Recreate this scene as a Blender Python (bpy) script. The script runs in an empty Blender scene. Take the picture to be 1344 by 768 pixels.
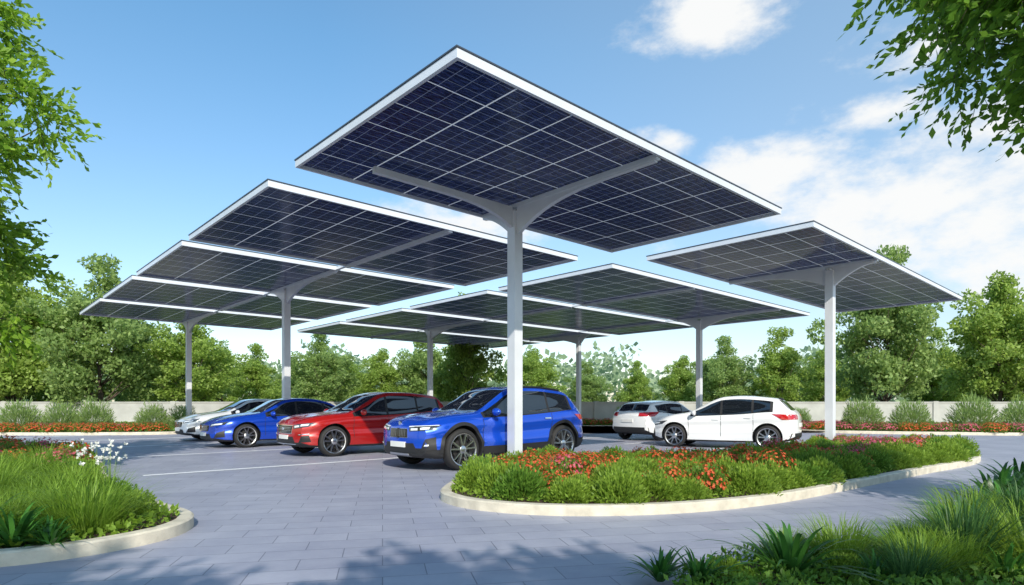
import bpy, bmesh, math, random
import numpy as np
from mathutils import Vector, Matrix
from mathutils.bvhtree import BVHTree
random.seed(7); rng=np.random.default_rng(7)
scene=bpy.context.scene
COL=scene.collection
CAMH=1.25; F=800.0; HY=530.0
def S(sx,depth): return (sx-672)/F*depth

# ---------------------------------------------------------------- helpers
class MB:
    def __init__(s): s.v=[]; s.f=[]; s.m=[]
    def add(s,vs,fs,m=0):
        o=len(s.v); s.v+= [tuple(v) for v in vs]; s.f+=[tuple(i+o for i in f) for f in fs]; s.m+=[m]*len(fs)
    def box(s,a,b,m=0):
        x0,y0,z0=a; x1,y1,z1=b
        s.add([(x0,y0,z0),(x1,y0,z0),(x1,y1,z0),(x0,y1,z0),(x0,y0,z1),(x1,y0,z1),(x1,y1,z1),(x0,y1,z1)],
              [(0,3,2,1),(4,5,6,7),(0,1,5,4),(1,2,6,5),(2,3,7,6),(3,0,4,7)],m)
    def tube(s,pts,rad,n=6,m=0,cap=True):
        pts=[Vector(p) for p in pts]; vs=[]; fs=[]
        for i,p in enumerate(pts):
            if i==0: t=pts[1]-pts[0]
            elif i==len(pts)-1: t=pts[-1]-pts[-2]
            else: t=pts[i+1]-pts[i-1]
            t.normalize()
            a=t.cross(Vector((0,0,1)))
            if a.length<.05: a=t.cross(Vector((1,0,0)))
            a.normalize(); b=t.cross(a)
            for k in range(n):
                q=2*math.pi*k/n
                vs.append(p+(a*math.cos(q)+b*math.sin(q))*rad[i])
        for i in range(len(pts)-1):
            for k in range(n):
                k2=(k+1)%n
                fs.append((i*n+k,i*n+k2,(i+1)*n+k2,(i+1)*n+k))
        if cap:
            fs.append(tuple(range(n))); fs.append(tuple((len(pts)-1)*n+k for k in range(n)))
        s.add(vs,fs,m)
    def lathe_y(s,prof,n=40,m=0):
        vs=[];fs=[]
        for (r,y) in prof:
            for k in range(n):
                q=2*math.pi*k/n
                vs.append((r*math.cos(q),y,r*math.sin(q)))
        for i in range(len(prof)-1):
            for k in range(n):
                k2=(k+1)%n
                fs.append((i*n+k,i*n+k2,(i+1)*n+k2,(i+1)*n+k))
        s.add(vs,fs,m)
    def obj(s,name,mats,parent=None,smooth=False,angle=None,fixn=True):
        me=bpy.data.meshes.new(name); me.from_pydata(s.v,[],s.f)
        for m in mats: me.materials.append(m)
        me.polygons.foreach_set('material_index',s.m)
        if fixn:
            bm=bmesh.new(); bm.from_mesh(me); bmesh.ops.recalc_face_normals(bm,faces=bm.faces); bm.to_mesh(me); bm.free()
        if smooth or angle:
            me.polygons.foreach_set('use_smooth',[True]*len(me.polygons))
            if angle: me.set_sharp_from_angle(angle=math.radians(angle))
        me.update()
        o=bpy.data.objects.new(name,me); COL.objects.link(o)
        if parent: o.parent=parent
        return o

def np_mesh(name,V,Fq,mats,mi=None):
    me=bpy.data.meshes.new(name)
    V=np.asarray(V,dtype=np.float32); Fq=np.asarray(Fq,dtype=np.int32)
    k=Fq.shape[1]; n=len(Fq)
    me.vertices.add(len(V)); me.vertices.foreach_set('co',V.ravel())
    me.loops.add(n*k); me.loops.foreach_set('vertex_index',Fq.ravel())
    me.polygons.add(n); me.polygons.foreach_set('loop_start',np.arange(0,n*k,k,dtype=np.int32))
    me.update(calc_edges=True)
    for m in mats: me.materials.append(m)
    if mi is not None: me.polygons.foreach_set('material_index',np.asarray(mi,dtype=np.int32))
    return me
def mobj(name,me,parent=None,loc=None,rz=0,sc=None):
    o=bpy.data.objects.new(name,me); COL.objects.link(o)
    if parent: o.parent=parent
    if loc is not None: o.location=loc
    o.rotation_euler=(0,0,rz)
    if sc is not None: o.scale=sc if hasattr(sc,'__len__') else (sc,sc,sc)
    return o
def empty(name,loc=(0,0,0),rz=0):
    o=bpy.data.objects.new(name,None); COL.objects.link(o); o.location=loc; o.rotation_euler=(0,0,rz); o.empty_display_size=.3
    return o
def tag(o,label=None,cat=None,group=None,kind=None):
    if label: o['label']=label
    if cat: o['category']=cat
    if group: o['group']=group
    if kind: o['kind']=kind
    return o
def copy_tree(root,loc,rz,sc):
    n=root.copy(); COL.objects.link(n); n.location=loc; n.rotation_euler=(0,0,rz); n.scale=sc
    for c in root.children:
        cc=c.copy(); cc.parent=n; COL.objects.link(cc)
    return n

# ---------------------------------------------------------------- materials
def mat(name,base,rough=.5,metal=0,coat=0,noise=0,nscale=5,bump=0,bscale=40,spec=.5,coat_r=.03):
    m=bpy.data.materials.new(name); m.use_nodes=True; nt=m.node_tree; b=nt.nodes['Principled BSDF']
    b.inputs['Base Color'].default_value=(*base,1); b.inputs['Roughness'].default_value=rough
    b.inputs['Metallic'].default_value=metal; b.inputs['Coat Weight'].default_value=coat
    b.inputs['Coat Roughness'].default_value=coat_r
    b.inputs['Specular IOR Level'].default_value=spec
    if noise>0:
        tc=nt.nodes.new('ShaderNodeTexCoord'); n=nt.nodes.new('ShaderNodeTexNoise'); n.inputs['Scale'].default_value=nscale; n.inputs['Detail'].default_value=8
        nt.links.new(tc.outputs['Object'],n.inputs['Vector'])
        r=nt.nodes.new('ShaderNodeValToRGB'); nt.links.new(n.outputs['Fac'],r.inputs['Fac'])
        r.color_ramp.elements[0].position=.3; r.color_ramp.elements[1].position=.7
        r.color_ramp.elements[0].color=(*[c*(1-noise) for c in base],1); r.color_ramp.elements[1].color=(*[min(1,c*(1+noise)) for c in base],1)
        nt.links.new(r.outputs['Color'],b.inputs['Base Color'])
    if bump>0:
        tc=nt.nodes.new('ShaderNodeTexCoord'); n=nt.nodes.new('ShaderNodeTexNoise'); n.inputs['Scale'].default_value=bscale; n.inputs['Detail'].default_value=6
        nt.links.new(tc.outputs['Object'],n.inputs['Vector'])
        bp=nt.nodes.new('ShaderNodeBump'); bp.inputs['Strength'].default_value=bump; bp.inputs['Distance'].default_value=.02
        nt.links.new(n.outputs['Fac'],bp.inputs['Height']); nt.links.new(bp.outputs['Normal'],b.inputs['Normal'])
    return m
def leafmat(name,cols,trans=.35,rough=.5):
    m=bpy.data.materials.new(name); m.use_nodes=True; nt=m.node_tree; b=nt.nodes['Principled BSDF']; out=nt.nodes['Material Output']
    g=nt.nodes.new('ShaderNodeNewGeometry'); r=nt.nodes.new('ShaderNodeValToRGB')
    nt.links.new(g.outputs['Random Per Island'],r.inputs['Fac'])
    cr=r.color_ramp
    cr.elements[0].color=(*cols[0],1); cr.elements[1].color=(*cols[-1],1)
    for i,c in enumerate(cols[1:-1]):
        e=cr.elements.new((i+1)/(len(cols)-1)); e.color=(*c,1)
    nt.links.new(r.outputs['Color'],b.inputs['Base Color']); b.inputs['Roughness'].default_value=rough
    b.inputs['Specular IOR Level'].default_value=.3
    t=nt.nodes.new('ShaderNodeBsdfTranslucent'); mx=nt.nodes.new('ShaderNodeMixShader'); mx.inputs[0].default_value=trans
    hs=nt.nodes.new('ShaderNodeHueSaturation'); hs.inputs['Value'].default_value=1.6; hs.inputs['Hue'].default_value=.485
    nt.links.new(r.outputs['Color'],hs.inputs['Color']); nt.links.new(hs.outputs['Color'],t.inputs['Color'])
    nt.links.new(b.outputs[0],mx.inputs[1]); nt.links.new(t.outputs[0],mx.inputs[2]); nt.links.new(mx.outputs[0],out.inputs['Surface'])
    return m
def math_n(nt,op,a,b=None,c=None):
    n=nt.nodes.new('ShaderNodeMath'); n.operation=op
    for i,v in enumerate((a,b,c)):
        if v is None: continue
        if isinstance(v,(int,float)): n.inputs[i].default_value=v
        else: nt.links.new(v,n.inputs[i])
    return n.outputs[0]

M_white=mat('white_powder_coat',(.70,.73,.78),.35,.15,0,.04,3)
M_edge=mat('panel_edge_dark',(.05,.06,.08),.3)
M_black=mat('black_plastic',(.016,.016,.018),.55)
M_gloss=mat('gloss_black',(.008,.008,.01),.12)
M_glass=mat('tinted_car_glass',(.008,.011,.014),.03,0,1,spec=.8)
M_chrome=mat('chrome',(.75,.76,.78),.14,1)
M_alloy=mat('alloy_silver',(.62,.63,.65),.28,1)
M_rubber=mat('tyre_rubber',(.018,.018,.019),.75)
M_lens=mat('headlight_lens',(.8,.85,.9),.08,.1,1)
M_lampdark=mat('headlight_housing',(.06,.065,.075),.08,.4,1)
M_red=mat('tail_light_red',(.45,.01,.012),.12,0,1)
M_plate=mat('number_plate',(.75,.75,.73),.4)
M_kerb=mat('kerb_concrete',(.58,.53,.43),.8,0,0,.18,6,.25,60)
M_soil=mat('mulch_soil',(.07,.042,.025),.95,0,0,.5,25,.9,30)
M_wall=mat('rendered_wall',(.42,.42,.39),.85,0,0,.12,1.5,.1,20)
M_bark=mat('bark',(.09,.068,.05),.9,0,0,.3,12,.5,25)
M_line=mat('parking_line_paint',(.80,.82,.85),.7,0,0,.10,14)

def panel_mat():
    m=bpy.data.materials.new('solar_cells'); m.use_nodes=True; nt=m.node_tree; b=nt.nodes['Principled BSDF']; out=nt.nodes['Material Output']
    tc=nt.nodes.new('ShaderNodeTexCoord'); sp=nt.nodes.new('ShaderNodeSeparateXYZ'); nt.links.new(tc.outputs['Object'],sp.inputs[0])
    def line(sock,period,w,off=0):
        a=math_n(nt,'ADD',sock,off); a=math_n(nt,'DIVIDE',a,period); a=math_n(nt,'FRACT',a); a=math_n(nt,'SUBTRACT',a,.5); a=math_n(nt,'ABSOLUTE',a)
        return math_n(nt,'GREATER_THAN',a,.5-w/period/2)
    X=sp.outputs[0]; Y=sp.outputs[1]
    mod=math_n(nt,'MAXIMUM',line(X,1.02,.024),line(Y,.7167,.018))
    cell=math_n(nt,'MAXIMUM',line(X,.255,.009),line(Y,.1792,.007))
    fine=line(Y,.0597,.003)
    n=nt.nodes.new('ShaderNodeTexNoise'); n.inputs['Scale'].default_value=1; n.inputs['Detail'].default_value=4
    mp=nt.nodes.new('ShaderNodeMapping'); mp.inputs['Scale'].default_value=(7,45,1); nt.links.new(tc.outputs['Object'],mp.inputs[0]); nt.links.new(mp.outputs[0],n.inputs['Vector'])
    r=nt.nodes.new('ShaderNodeValToRGB'); nt.links.new(n.outputs['Fac'],r.inputs[0])
    r.color_ramp.elements[0].position=.42; r.color_ramp.elements[0].color=(.002,.004,.022,1)
    r.color_ramp.elements[1].position=.72; r.color_ramp.elements[1].color=(.03,.05,.16,1)
    def mix(f,a,col):
        x=nt.nodes.new('ShaderNodeMixRGB'); nt.links.new(f,x.inputs[0]); nt.links.new(a,x.inputs[1]); x.inputs[2].default_value=(*col,1); return x.outputs[0]
    c=mix(fine,r.outputs[0],(.05,.06,.14)); c=mix(cell,c,(.20,.23,.33)); c=mix(mod,c,(.82,.84,.88))
    nt.links.new(c,b.inputs['Base Color']); b.inputs['Roughness'].default_value=.2; b.inputs['Specular IOR Level'].default_value=.4
    t=nt.nodes.new('ShaderNodeBsdfTranslucent'); nt.links.new(c,t.inputs['Color'])
    mx=nt.nodes.new('ShaderNodeMixShader'); mx.inputs[0].default_value=.2; nt.links.new(b.outputs[0],mx.inputs[1]); nt.links.new(t.outputs[0],mx.inputs[2]); nt.links.new(mx.outputs[0],out.inputs['Surface'])
    return m
M_panel=panel_mat()

def paving_mat():
    m=bpy.data.materials.new('blue_grey_paving'); m.use_nodes=True; nt=m.node_tree; b=nt.nodes['Principled BSDF']
    tc=nt.nodes.new('ShaderNodeTexCoord'); mp=nt.nodes.new('ShaderNodeMapping'); mp.inputs['Rotation'].default_value=(0,0,math.radians(-12))
    nt.links.new(tc.outputs['Object'],mp.inputs[0])
    br=nt.nodes.new('ShaderNodeTexBrick'); nt.links.new(mp.outputs[0],br.inputs['Vector'])
    br.inputs['Scale'].default_value=1; br.inputs['Brick Width'].default_value=.64; br.inputs['Row Height'].default_value=.32
    br.inputs['Mortar Size'].default_value=.005; br.inputs['Mortar Smooth'].default_value=.4; br.inputs['Bias'].default_value=0
    br.inputs['Color1'].default_value=(.31,.325,.405,1); br.inputs['Color2'].default_value=(.36,.375,.455,1); br.inputs['Mortar'].default_value=(.17,.18,.23,1)
    n=nt.nodes.new('ShaderNodeTexNoise'); n.inputs['Scale'].default_value=.9; n.inputs['Detail'].default_value=10; n.inputs['Roughness'].default_value=.72
    nt.links.new(tc.outputs['Object'],n.inputs['Vector'])
    r=nt.nodes.new('ShaderNodeValToRGB'); nt.links.new(n.outputs['Fac'],r.inputs[0])
    r.color_ramp.elements[0].position=.3; r.color_ramp.elements[0].color=(.78,.78,.82,1); r.color_ramp.elements[1].position=.7; r.color_ramp.elements[1].color=(1.14,1.12,1.08,1)
    x=nt.nodes.new('ShaderNodeMixRGB'); x.blend_type='MULTIPLY'; x.inputs[0].default_value=1
    nt.links.new(br.outputs['Color'],x.inputs[1]); nt.links.new(r.outputs[0],x.inputs[2]); nt.links.new(x.outputs[0],b.inputs['Base Color'])
    b.inputs['Roughness'].default_value=.5
    n2=nt.nodes.new('ShaderNodeTexNoise'); n2.inputs['Scale'].default_value=45; n2.inputs['Detail'].default_value=6; nt.links.new(tc.outputs['Object'],n2.inputs['Vector'])
    hh=math_n(nt,'MULTIPLY',n2.outputs['Fac'],.35); hh=math_n(nt,'SUBTRACT',hh,br.outputs['Fac'])
    bp=nt.nodes.new('ShaderNodeBump'); bp.inputs['Strength'].default_value=.4; bp.inputs['Distance'].default_value=.01
    nt.links.new(hh,bp.inputs['Height']); nt.links.new(bp.outputs[0],b.inputs['Normal'])
    return m
M_pave=paving_mat()
M_lawn=mat('lawn_ground',(.09,.14,.04),.95,0,0,.35,2.5,.5,30)

L_tree=leafmat('tree_leaves',[(.15,.23,.045),(.22,.33,.065),(.30,.42,.09),(.38,.50,.14)],.5)
L_tree2=leafmat('tree_leaves_cool',[(.14,.22,.06),(.20,.30,.09),(.27,.38,.12),(.34,.46,.16)],.5)
L_near=leafmat('near_tree_leaves',[(.10,.20,.015),(.17,.31,.025),(.24,.41,.04),(.32,.48,.07)],.5)
L_dark=leafmat('dark_tree_leaves',[(.07,.16,.015),(.12,.25,.025),(.19,.35,.04)],.5)
L_far=leafmat('far_wood_leaves_haze_tint',[(.22,.32,.18),(.28,.38,.22),(.35,.44,.28)],.4)  # distance haze is painted in here as paler, greyer leaf greens
L_bush=leafmat('shrub_leaves',[(.07,.15,.02),(.12,.24,.03),(.18,.33,.05)],.4)
L_bush2=leafmat('yellow_green_shrub_leaves',[(.13,.21,.025),(.20,.32,.04),(.29,.42,.06)],.4)
L_grass=leafmat('grass_blades',[(.12,.21,.02),(.19,.32,.035),(.28,.43,.07)],.4)
L_grassd=leafmat('dark_grass_blades',[(.035,.10,.03),(.06,.15,.045),(.10,.21,.06)],.35)
L_orn=leafmat('ornamental_grass_blades',[(.16,.24,.07),(.22,.33,.10),(.30,.41,.14)],.4)
L_spike=leafmat('strap_leaves',[(.02,.08,.015),(.045,.15,.025),(.08,.24,.04)],.3,.35)
P_red=leafmat('red_blossom',[(.45,.04,.02),(.62,.10,.035),(.70,.22,.07)],.3)
P_pink=leafmat('pink_blossom',[(.45,.04,.10),(.62,.10,.18),(.65,.25,.28)],.3)
P_white=leafmat('white_blossom',[(.7,.7,.65),(.8,.8,.78)],.25)

# ---------------------------------------------------------------- foliage generators
def rdir(n):
    d=rng.normal(size=(n,3)); return d/np.linalg.norm(d,axis=1,keepdims=True)
def leaves(P,size,droop=0.0,width=.3,up=.0,A=None):
    n=len(P); a=rdir(n) if A is None else A+rdir(n)*.45
    a[:,2]-=droop; a[:,2]+=up; a/=np.linalg.norm(a,axis=1,keepdims=True)
    b=np.cross(a,rdir(n)); b/=np.linalg.norm(b,axis=1,keepdims=True)+1e-9
    s=(size*rng.uniform(.6,1.3,size=n))[:,None]
    V=np.stack([P,P+a*s*.5+b*s*width,P+a*s,P+a*s*.5-b*s*width],axis=1).reshape(-1,3)
    return V,np.arange(n*4).reshape(n,4)
def join(parts):
    V=[];Fs=[];M=[];o=0
    for (v,f,m) in parts:
        V.append(v);Fs.append(f+o);M.append(np.full(len(f),m));o+=len(v)
    return np.concatenate(V),np.concatenate(Fs),np.concatenate(M)
def lobes_cloud(C,R,n,size,**k):
    C=np.asarray(C);R=np.asarray(R); w=R**2; w=w/w.sum(); idx=rng.choice(len(C),n,p=w)
    d=rdir(n); rad=rng.uniform(.35,1,size=n)**.6
    P=C[idx]+d*(R[idx]*rad)[:,None]*np.array([1,1,.75])
    return leaves(P,size,**k)
def blades(base,dirs,length,width,droop,K=4):
    n=len(base); side=np.cross(dirs,np.array([0,0,1.])); ln=np.linalg.norm(side,axis=1,keepdims=True); side=np.where(ln>.02,side/(ln+1e-9),np.array([1.,0,0]))
    V=[]
    horiz=dirs*np.array([1,1,0]); horiz=horiz/(np.linalg.norm(horiz,axis=1,keepdims=True)+1e-6)
    for k in range(K+1):
        t=k/K
        p=base+dirs*(length*t)[:,None]+horiz*(length*droop*.35*t*t)[:,None]-np.array([0,0,1.])*(length*droop*.75*t*t*t)[:,None]
        w=width*math.sin(math.pi*min(1,.25+.75*t)); w=max(w,width*.04)
        V.append(p-side*w/2); V.append(p+side*w/2)
    V=np.stack(V,axis=1).reshape(-1,3); m=2*(K+1); Fq=[]
    for k in range(K):
        Fq.append(np.stack([np.arange(n)*m+2*k,np.arange(n)*m+2*k+1,np.arange(n)*m+2*k+3,np.arange(n)*m+2*k+2],axis=1))
    return V,np.concatenate(Fq)
def tuft(n,r,h,width,spread,droop,K=4):
    a=rng.uniform(0,2*math.pi,n); rr=r*np.sqrt(rng.uniform(0,1,n))
    base=np.stack([rr*np.cos(a),rr*np.sin(a),np.zeros(n)],1)
    tilt=spread*rng.uniform(0.05,1,n); az=a+rng.normal(0,.5,n)
    d=np.stack([np.sin(tilt)*np.cos(az),np.sin(tilt)*np.sin(az),np.cos(tilt)],1)
    return blades(base,d,h*rng.uniform(.55,1.1,n),width,droop,K)
def dome(n,r,h,size,up=.5,**k):
    d=rdir(n); d[:,2]=np.abs(d[:,2]); rad=rng.uniform(.2,1,n)**.5
    lump=1+.14*np.sin(d[:,0]*5+rng.uniform(0,6))*np.cos(d[:,1]*6+rng.uniform(0,6))
    P=d*(rad*lump)[:,None]*np.array([r,r,h])
    return leaves(P,size,up=up,A=d.copy(),**k)
def mk_bush(lm):
    return np_mesh('shrub',*dome(2600,.30,.30,.05,width=.17),[lm])
bushM=[mk_bush(l) for l in (L_bush,L_bush2,L_bush2,L_bush2)]
def mk_flower(pm,nb=1000,n=240):
    v,f=dome(nb,.30,.28,.055,width=.22)
    d=rdir(n); d[:,2]=np.abs(d[:,2])*.9+.25; d/=np.linalg.norm(d,axis=1,keepdims=True)
    C=d*np.array([.31,.31,.34])*rng.uniform(.72,1.14,n)[:,None]
    P=np.repeat(C,5,axis=0); q=np.tile(np.arange(5)*2*math.pi/5,n)
    N=np.repeat(d,5,axis=0); T=np.cross(N,np.array([0.3,.5,.8])); T/=np.linalg.norm(T,axis=1,keepdims=True); B=np.cross(N,T)
    A=T*np.cos(q)[:,None]+B*np.sin(q)[:,None]+N*.25
    s=.022; W=np.cross(N,A); W/=np.linalg.norm(W,axis=1,keepdims=True)
    V2=np.stack([P,P+A*s*.6+W*s*.4,P+A*s,P+A*s*.6-W*s*.4],1).reshape(-1,3)
    V,Fq,M=join([(v,f,0),(V2,np.arange(len(P)*4).reshape(-1,4),1)])
    return np_mesh('flowering_shrub',V,Fq,[L_bush,pm],M)
flowM=[mk_flower(P_red),mk_flower(P_red,1100,170),mk_flower(P_pink)]
grassM=[np_mesh('grass_tuft',*tuft(600,.18,.62,.007,.85,.42,5),[L_grass]) for _ in range(3)]
grassDM=[np_mesh('grass_tuft',*tuft(380,.14,.66,.010,.85,.34),[L_grassd]) for _ in range(2)]
ornM=[np_mesh('ornamental_grass',*dome(3600,.68,1.0,.16,width=.06,up=.6),[L_orn]) for _ in range(3)]
spikeM=[np_mesh('strap_leaf_plant',*tuft(54,.06,.72,.05,1.15,.42,6),[L_spike]) for _ in range(2)]

def limb(mb,p0,p1,r0,r1,k=4,wob=.15):
    p0=Vector(p0);p1=Vector(p1);pts=[];rad=[]
    for i in range(k+1):
        t=i/k; p=p0.lerp(p1,t)
        if 0<i<k: p+=Vector((random.uniform(-wob,wob),random.uniform(-wob,wob),random.uniform(-wob,wob)*.5))
        pts.append(p);rad.append(r0+(r1-r0)*t)
    mb.tube(pts,rad,7); return pts
def make_tree(seed,H,Rw,nl,ls,lm,shape='oval',base=.12):
    random.seed(seed); mb=MB(); top=H*.8
    tr=limb(mb,(0,0,-.1),(random.uniform(-.3,.3),random.uniform(-.3,.3),top),.15*H/9,.03,7,.12)
    C=[];R=[]; nb=34
    for i in range(nb):
        t=(i+.5)/nb; z0=H*(base*.7+.55*t); az=i*2.4+random.uniform(-.4,.4)
        env=math.sin(math.pi*min(1,(.26+.74*t)))**.6 if shape=='oval' else (1-t)**.6+.15
        L=Rw*env*random.uniform(.75,1.1); z1=z0+L*.38+H*.07
        p1=(math.cos(az)*L*.8,math.sin(az)*L*.8,min(z1,H*.93))
        s=tr[min(len(tr)-1,max(1,int(z0/top*7)))]
        limb(mb,s,p1,.038*H/9,.01,4,.12)
        for j in range(3):
            q=random.uniform(.35,1.15)
            C.append((p1[0]*q+random.uniform(-.5,.5),p1[1]*q+random.uniform(-.5,.5),s.z+(p1[2]-s.z)*q+random.uniform(-.5,.5))); R.append(random.uniform(.4,.95)*Rw*.28)
    for j in range(8):
        C.append((random.uniform(-.7,.7),random.uniform(-.7,.7),H*random.uniform(.76,.97))); R.append(Rw*.17)
    o=mb.obj('trunk',[M_bark],None,True)
    cr=np_mesh('crown',*lobes_cloud(C,R,nl,ls,width=.32,up=.15),[lm])
    root=empty('tree'); o.parent=root; mobj('crown',cr,root)
    return root
protos=[make_tree(1,10,3.8,23000,.23,L_tree),make_tree(2,10,4.0,23000,.23,L_tree2,'oval',.10),make_tree(5,10,3.4,19000,.23,L_tree,'cone',.08)]; used=[False]*3
TREES=[(18,318,30,1.0,0),(132,332,35,1.0,1),(248,402,40,1.15,0),(62,400,44,1.1,2),(338,447,46,1.1,2),(190,430,50,1.2,1),(424,432,42,1.1,1),(500,452,45,1.1,0),(455,462,54,1.1,0),(612,378,41,.9,2),(560,430,46,1.1,1),
 (700,452,50,1.2,0),(770,474,56,1.2,1),(835,470,52,1.1,2),(895,462,50,1.1,0),(948,440,44,1.1,1),(1022,424,42,1.1,2),(1085,446,50,1.2,0),(1162,322,38,.85,1),(1225,425,48,1.1,2),(1312,348,37,.95,0),(1400,352,38,1.0,1),(-70,350,38,1,2),(1270,440,52,1.1,1),(385,470,56,1.1,1),(290,450,54,1.1,0)]
for i,(sx,ty,d,wf,v) in enumerate(TREES):
    d=max(d,37.5)
    s=((HY-ty)/F*d+CAMH)/10
    loc=(S(sx,d),d,0); sc=(s*wf,s*wf,s); rz=i*1.7
    if not used[v]:
        r=protos[v]; r.location=loc; r.rotation_euler=(0,0,rz); r.scale=sc; used[v]=True
    else: r=copy_tree(protos[v],loc,rz,sc)
    tag(r,'green leafy tree with slim trunk beyond the garden wall','tree','trees beyond the garden wall')

def near_tree(base,cc,cr,ntw,ls,lm,seed,trunkr=.14,nlim=34):
    random.seed(seed); mb=MB(); cc=Vector(cc); B=Vector(base)
    tr=limb(mb,base,(cc.x,cc.y,cc.z+cr[2]*.4),trunkr,.04,6,.12)
    tips=[]
    for i in range(nlim):
        d=Vector(rdir(1)[0]); d.z=d.z*.9+.05
        p=cc+Vector((d.x*cr[0],d.y*cr[1],d.z*cr[2]))*random.uniform(.6,.98)
        tips+=limb(mb,tr[random.randint(2,5)],p,.03,.007,4,.18)[1:]
    root=empty('tree'); o=mb.obj('trunk',[M_bark],root,True)
    T=np.array([tuple(t) for t in tips]); w=T[rng.integers(0,len(T),ntw)]
    ce=np.array(cc); out=(w-ce); out/=np.linalg.norm(out,axis=1,keepdims=True)+1e-6
    td=out*.6+rdir(ntw); td[:,2]-=.15; td/=np.linalg.norm(td,axis=1,keepdims=True)
    st=w+rdir(ntw)*.2; ln=rng.uniform(.35,.75,ntw); K=14
    t=np.tile(np.linspace(.1,1,K),ntw); P=np.repeat(st,K,0)+np.repeat(td*ln[:,None],K,0)*t[:,None]; P[:,2]-=t*t*.10
    v,f=leaves(P,ls,width=.27,A=np.repeat(td,K,0)+rdir(ntw*K)*.7,droop=.2)
    side=np.cross(td,np.array([0,0,1.])); side/=np.linalg.norm(side,axis=1,keepdims=True)+1e-6; e=st+td*ln[:,None]; e[:,2]-=.1
    tv=np.stack([st-side*.004,st+side*.004,e+side*.002,e-side*.002],1).reshape(-1,3)
    V,Fq,M=join([(v,f,0),(tv,np.arange(ntw*4).reshape(-1,4),1)])
    c=mobj('crown',np_mesh('crown',V,Fq,[lm,M_bark],M),root)
    for ch in (o,c): ch.location=-B
    root.location=base
    return root
tag(near_tree((-9.4,8.6,0),(-8.9,8.8,4.7),(2.15,2.0,3.5),5000,.12,L_near,11,.14,70),'bright green tree with drooping leafy branches beside the drive','tree')
tag(near_tree((7.9,4.4,0),(5.95,5.1,5.4),(2.9,1.5,1.75),5200,.105,L_dark,12,.14,64),'overhanging dark green leafy tree beside the spiky planting','tree')
tag(near_tree((-2.5,-6.4,0),(-1.4,-6.4,6.0),(3.0,1.3,1.4),3600,.15,L_dark,13),'leafy shade tree standing beside the drive entrance','tree')
tag(near_tree((3.2,-5.8,0),(3.0,-6.3,6.0),(3.0,1.3,1.4),3600,.15,L_dark,14),'leafy shade tree standing beside the drive entrance','tree')

n=30000; x=rng.uniform(-95,95,n); y=rng.uniform(60,80,n)
h=5.4+1.3*np.sin(x*.23)+.9*np.sin(x*.61+1)+.5*np.sin(x*1.7)
z=h*rng.uniform(0,1,n)**.7
tag(mobj('distant_woodland',np_mesh('distant_woodland',*leaves(np.stack([x,y,z],1),.7,width=.35),[L_far])),'belt of green woodland with haze painted into its leaf colour beyond the garden wall','woodland',kind='stuff')

# ---------------------------------------------------------------- ground
mb=MB(); mb.add([(-500,-60,0),(500,-60,0),(500,900,0),(-500,900,0)],[(0,1,2,3)])
tag(mb.obj('ground',[M_lawn]),'green lawn ground stretching to the horizon','ground',kind='structure')
mb=MB(); mb.add([(-45,-12,.004),(45,-12,.004),(45,35.5,.004),(-45,35.5,.004)],[(0,1,2,3)])
tag(mb.obj('pavement',[M_pave]),'blue grey block paved car park surface','paving',kind='structure')

def smooth_poly(P,k=8):
    P=[Vector((*p,0)) for p in P]; n=len(P); out=[]
    for i in range(n):
        p0,p1,p2,p3=P[i-1],P[i],P[(i+1)%n],P[(i+2)%n]
        for j in range(k):
            t=j/k
            out.append(.5*((2*p1)+(-p0+p2)*t+(2*p0-5*p1+4*p2-p3)*t*t+(-p0+3*p1-3*p2+p3)*t*t*t))
    return [(v.x,v.y) for v in out]
def inside(p,poly):
    x,y=p;c=False;n=len(poly);j=n-1
    for i in range(n):
        xi,yi=poly[i];xj,yj=poly[j]
        if (yi>y)!=(yj>y) and x<(xj-xi)*(y-yi)/(yj-yi)+xi: c=not c
        j=i
    return c
def bdist(p,poly):
    A=np.array(poly); return float(np.min(np.hypot(A[:,0]-p[0],A[:,1]-p[1])))
def offset(poly,d):
    out=[];n=len(poly)
    area=sum(poly[i][0]*poly[(i+1)%n][1]-poly[(i+1)%n][0]*poly[i][1] for i in range(n)); sg=1 if area>0 else -1
    for i in range(n):
        a=Vector(poly[i-1]);b=Vector(poly[(i+1)%n]); t=(b-a).normalized(); nn=Vector((t.y,-t.x))*sg
        out.append((poly[i][0]+nn.x*d,poly[i][1]+nn.y*d))
    return out
def bed(poly,label,soilz=.09,kerb=True):
    P=smooth_poly(poly); n=len(P); Pi=offset(P,-.15) if kerb else P
    if kerb:
        mb=MB(); rows=[[(*p,-.02) for p in P],[(*p,.105) for p in P],[(*p,.12) for p in offset(P,-.02)],[(*p,.12) for p in offset(P,-.13)],[(*p,.105) for p in Pi],[(*p,.0) for p in Pi]]
        vs=[v for r in rows for v in r]; fs=[]
        for r in range(5):
            for i in range(n):
                j=(i+1)%n; fs.append((r*n+i,r*n+j,(r+1)*n+j,(r+1)*n+i))
        mb.add(vs,fs); k=mb.obj('kerb',[M_kerb],None,False,30)
        tag(k,'pale concrete kerb edging '+label,'kerb',kind='structure')
    me=bpy.data.meshes.new('planting_soil'); bm=bmesh.new()
    f=bm.faces.new([bm.verts.new((*p,soilz)) for p in Pi]); bmesh.ops.triangulate(bm,faces=[f]); bm.normal_update(); bm.to_mesh(me); bm.free(); me.materials.append(M_soil)
    tag(mobj('planting_soil',me),'brown mulch soil of '+label,'soil',kind='structure')
    return P,Pi
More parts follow.
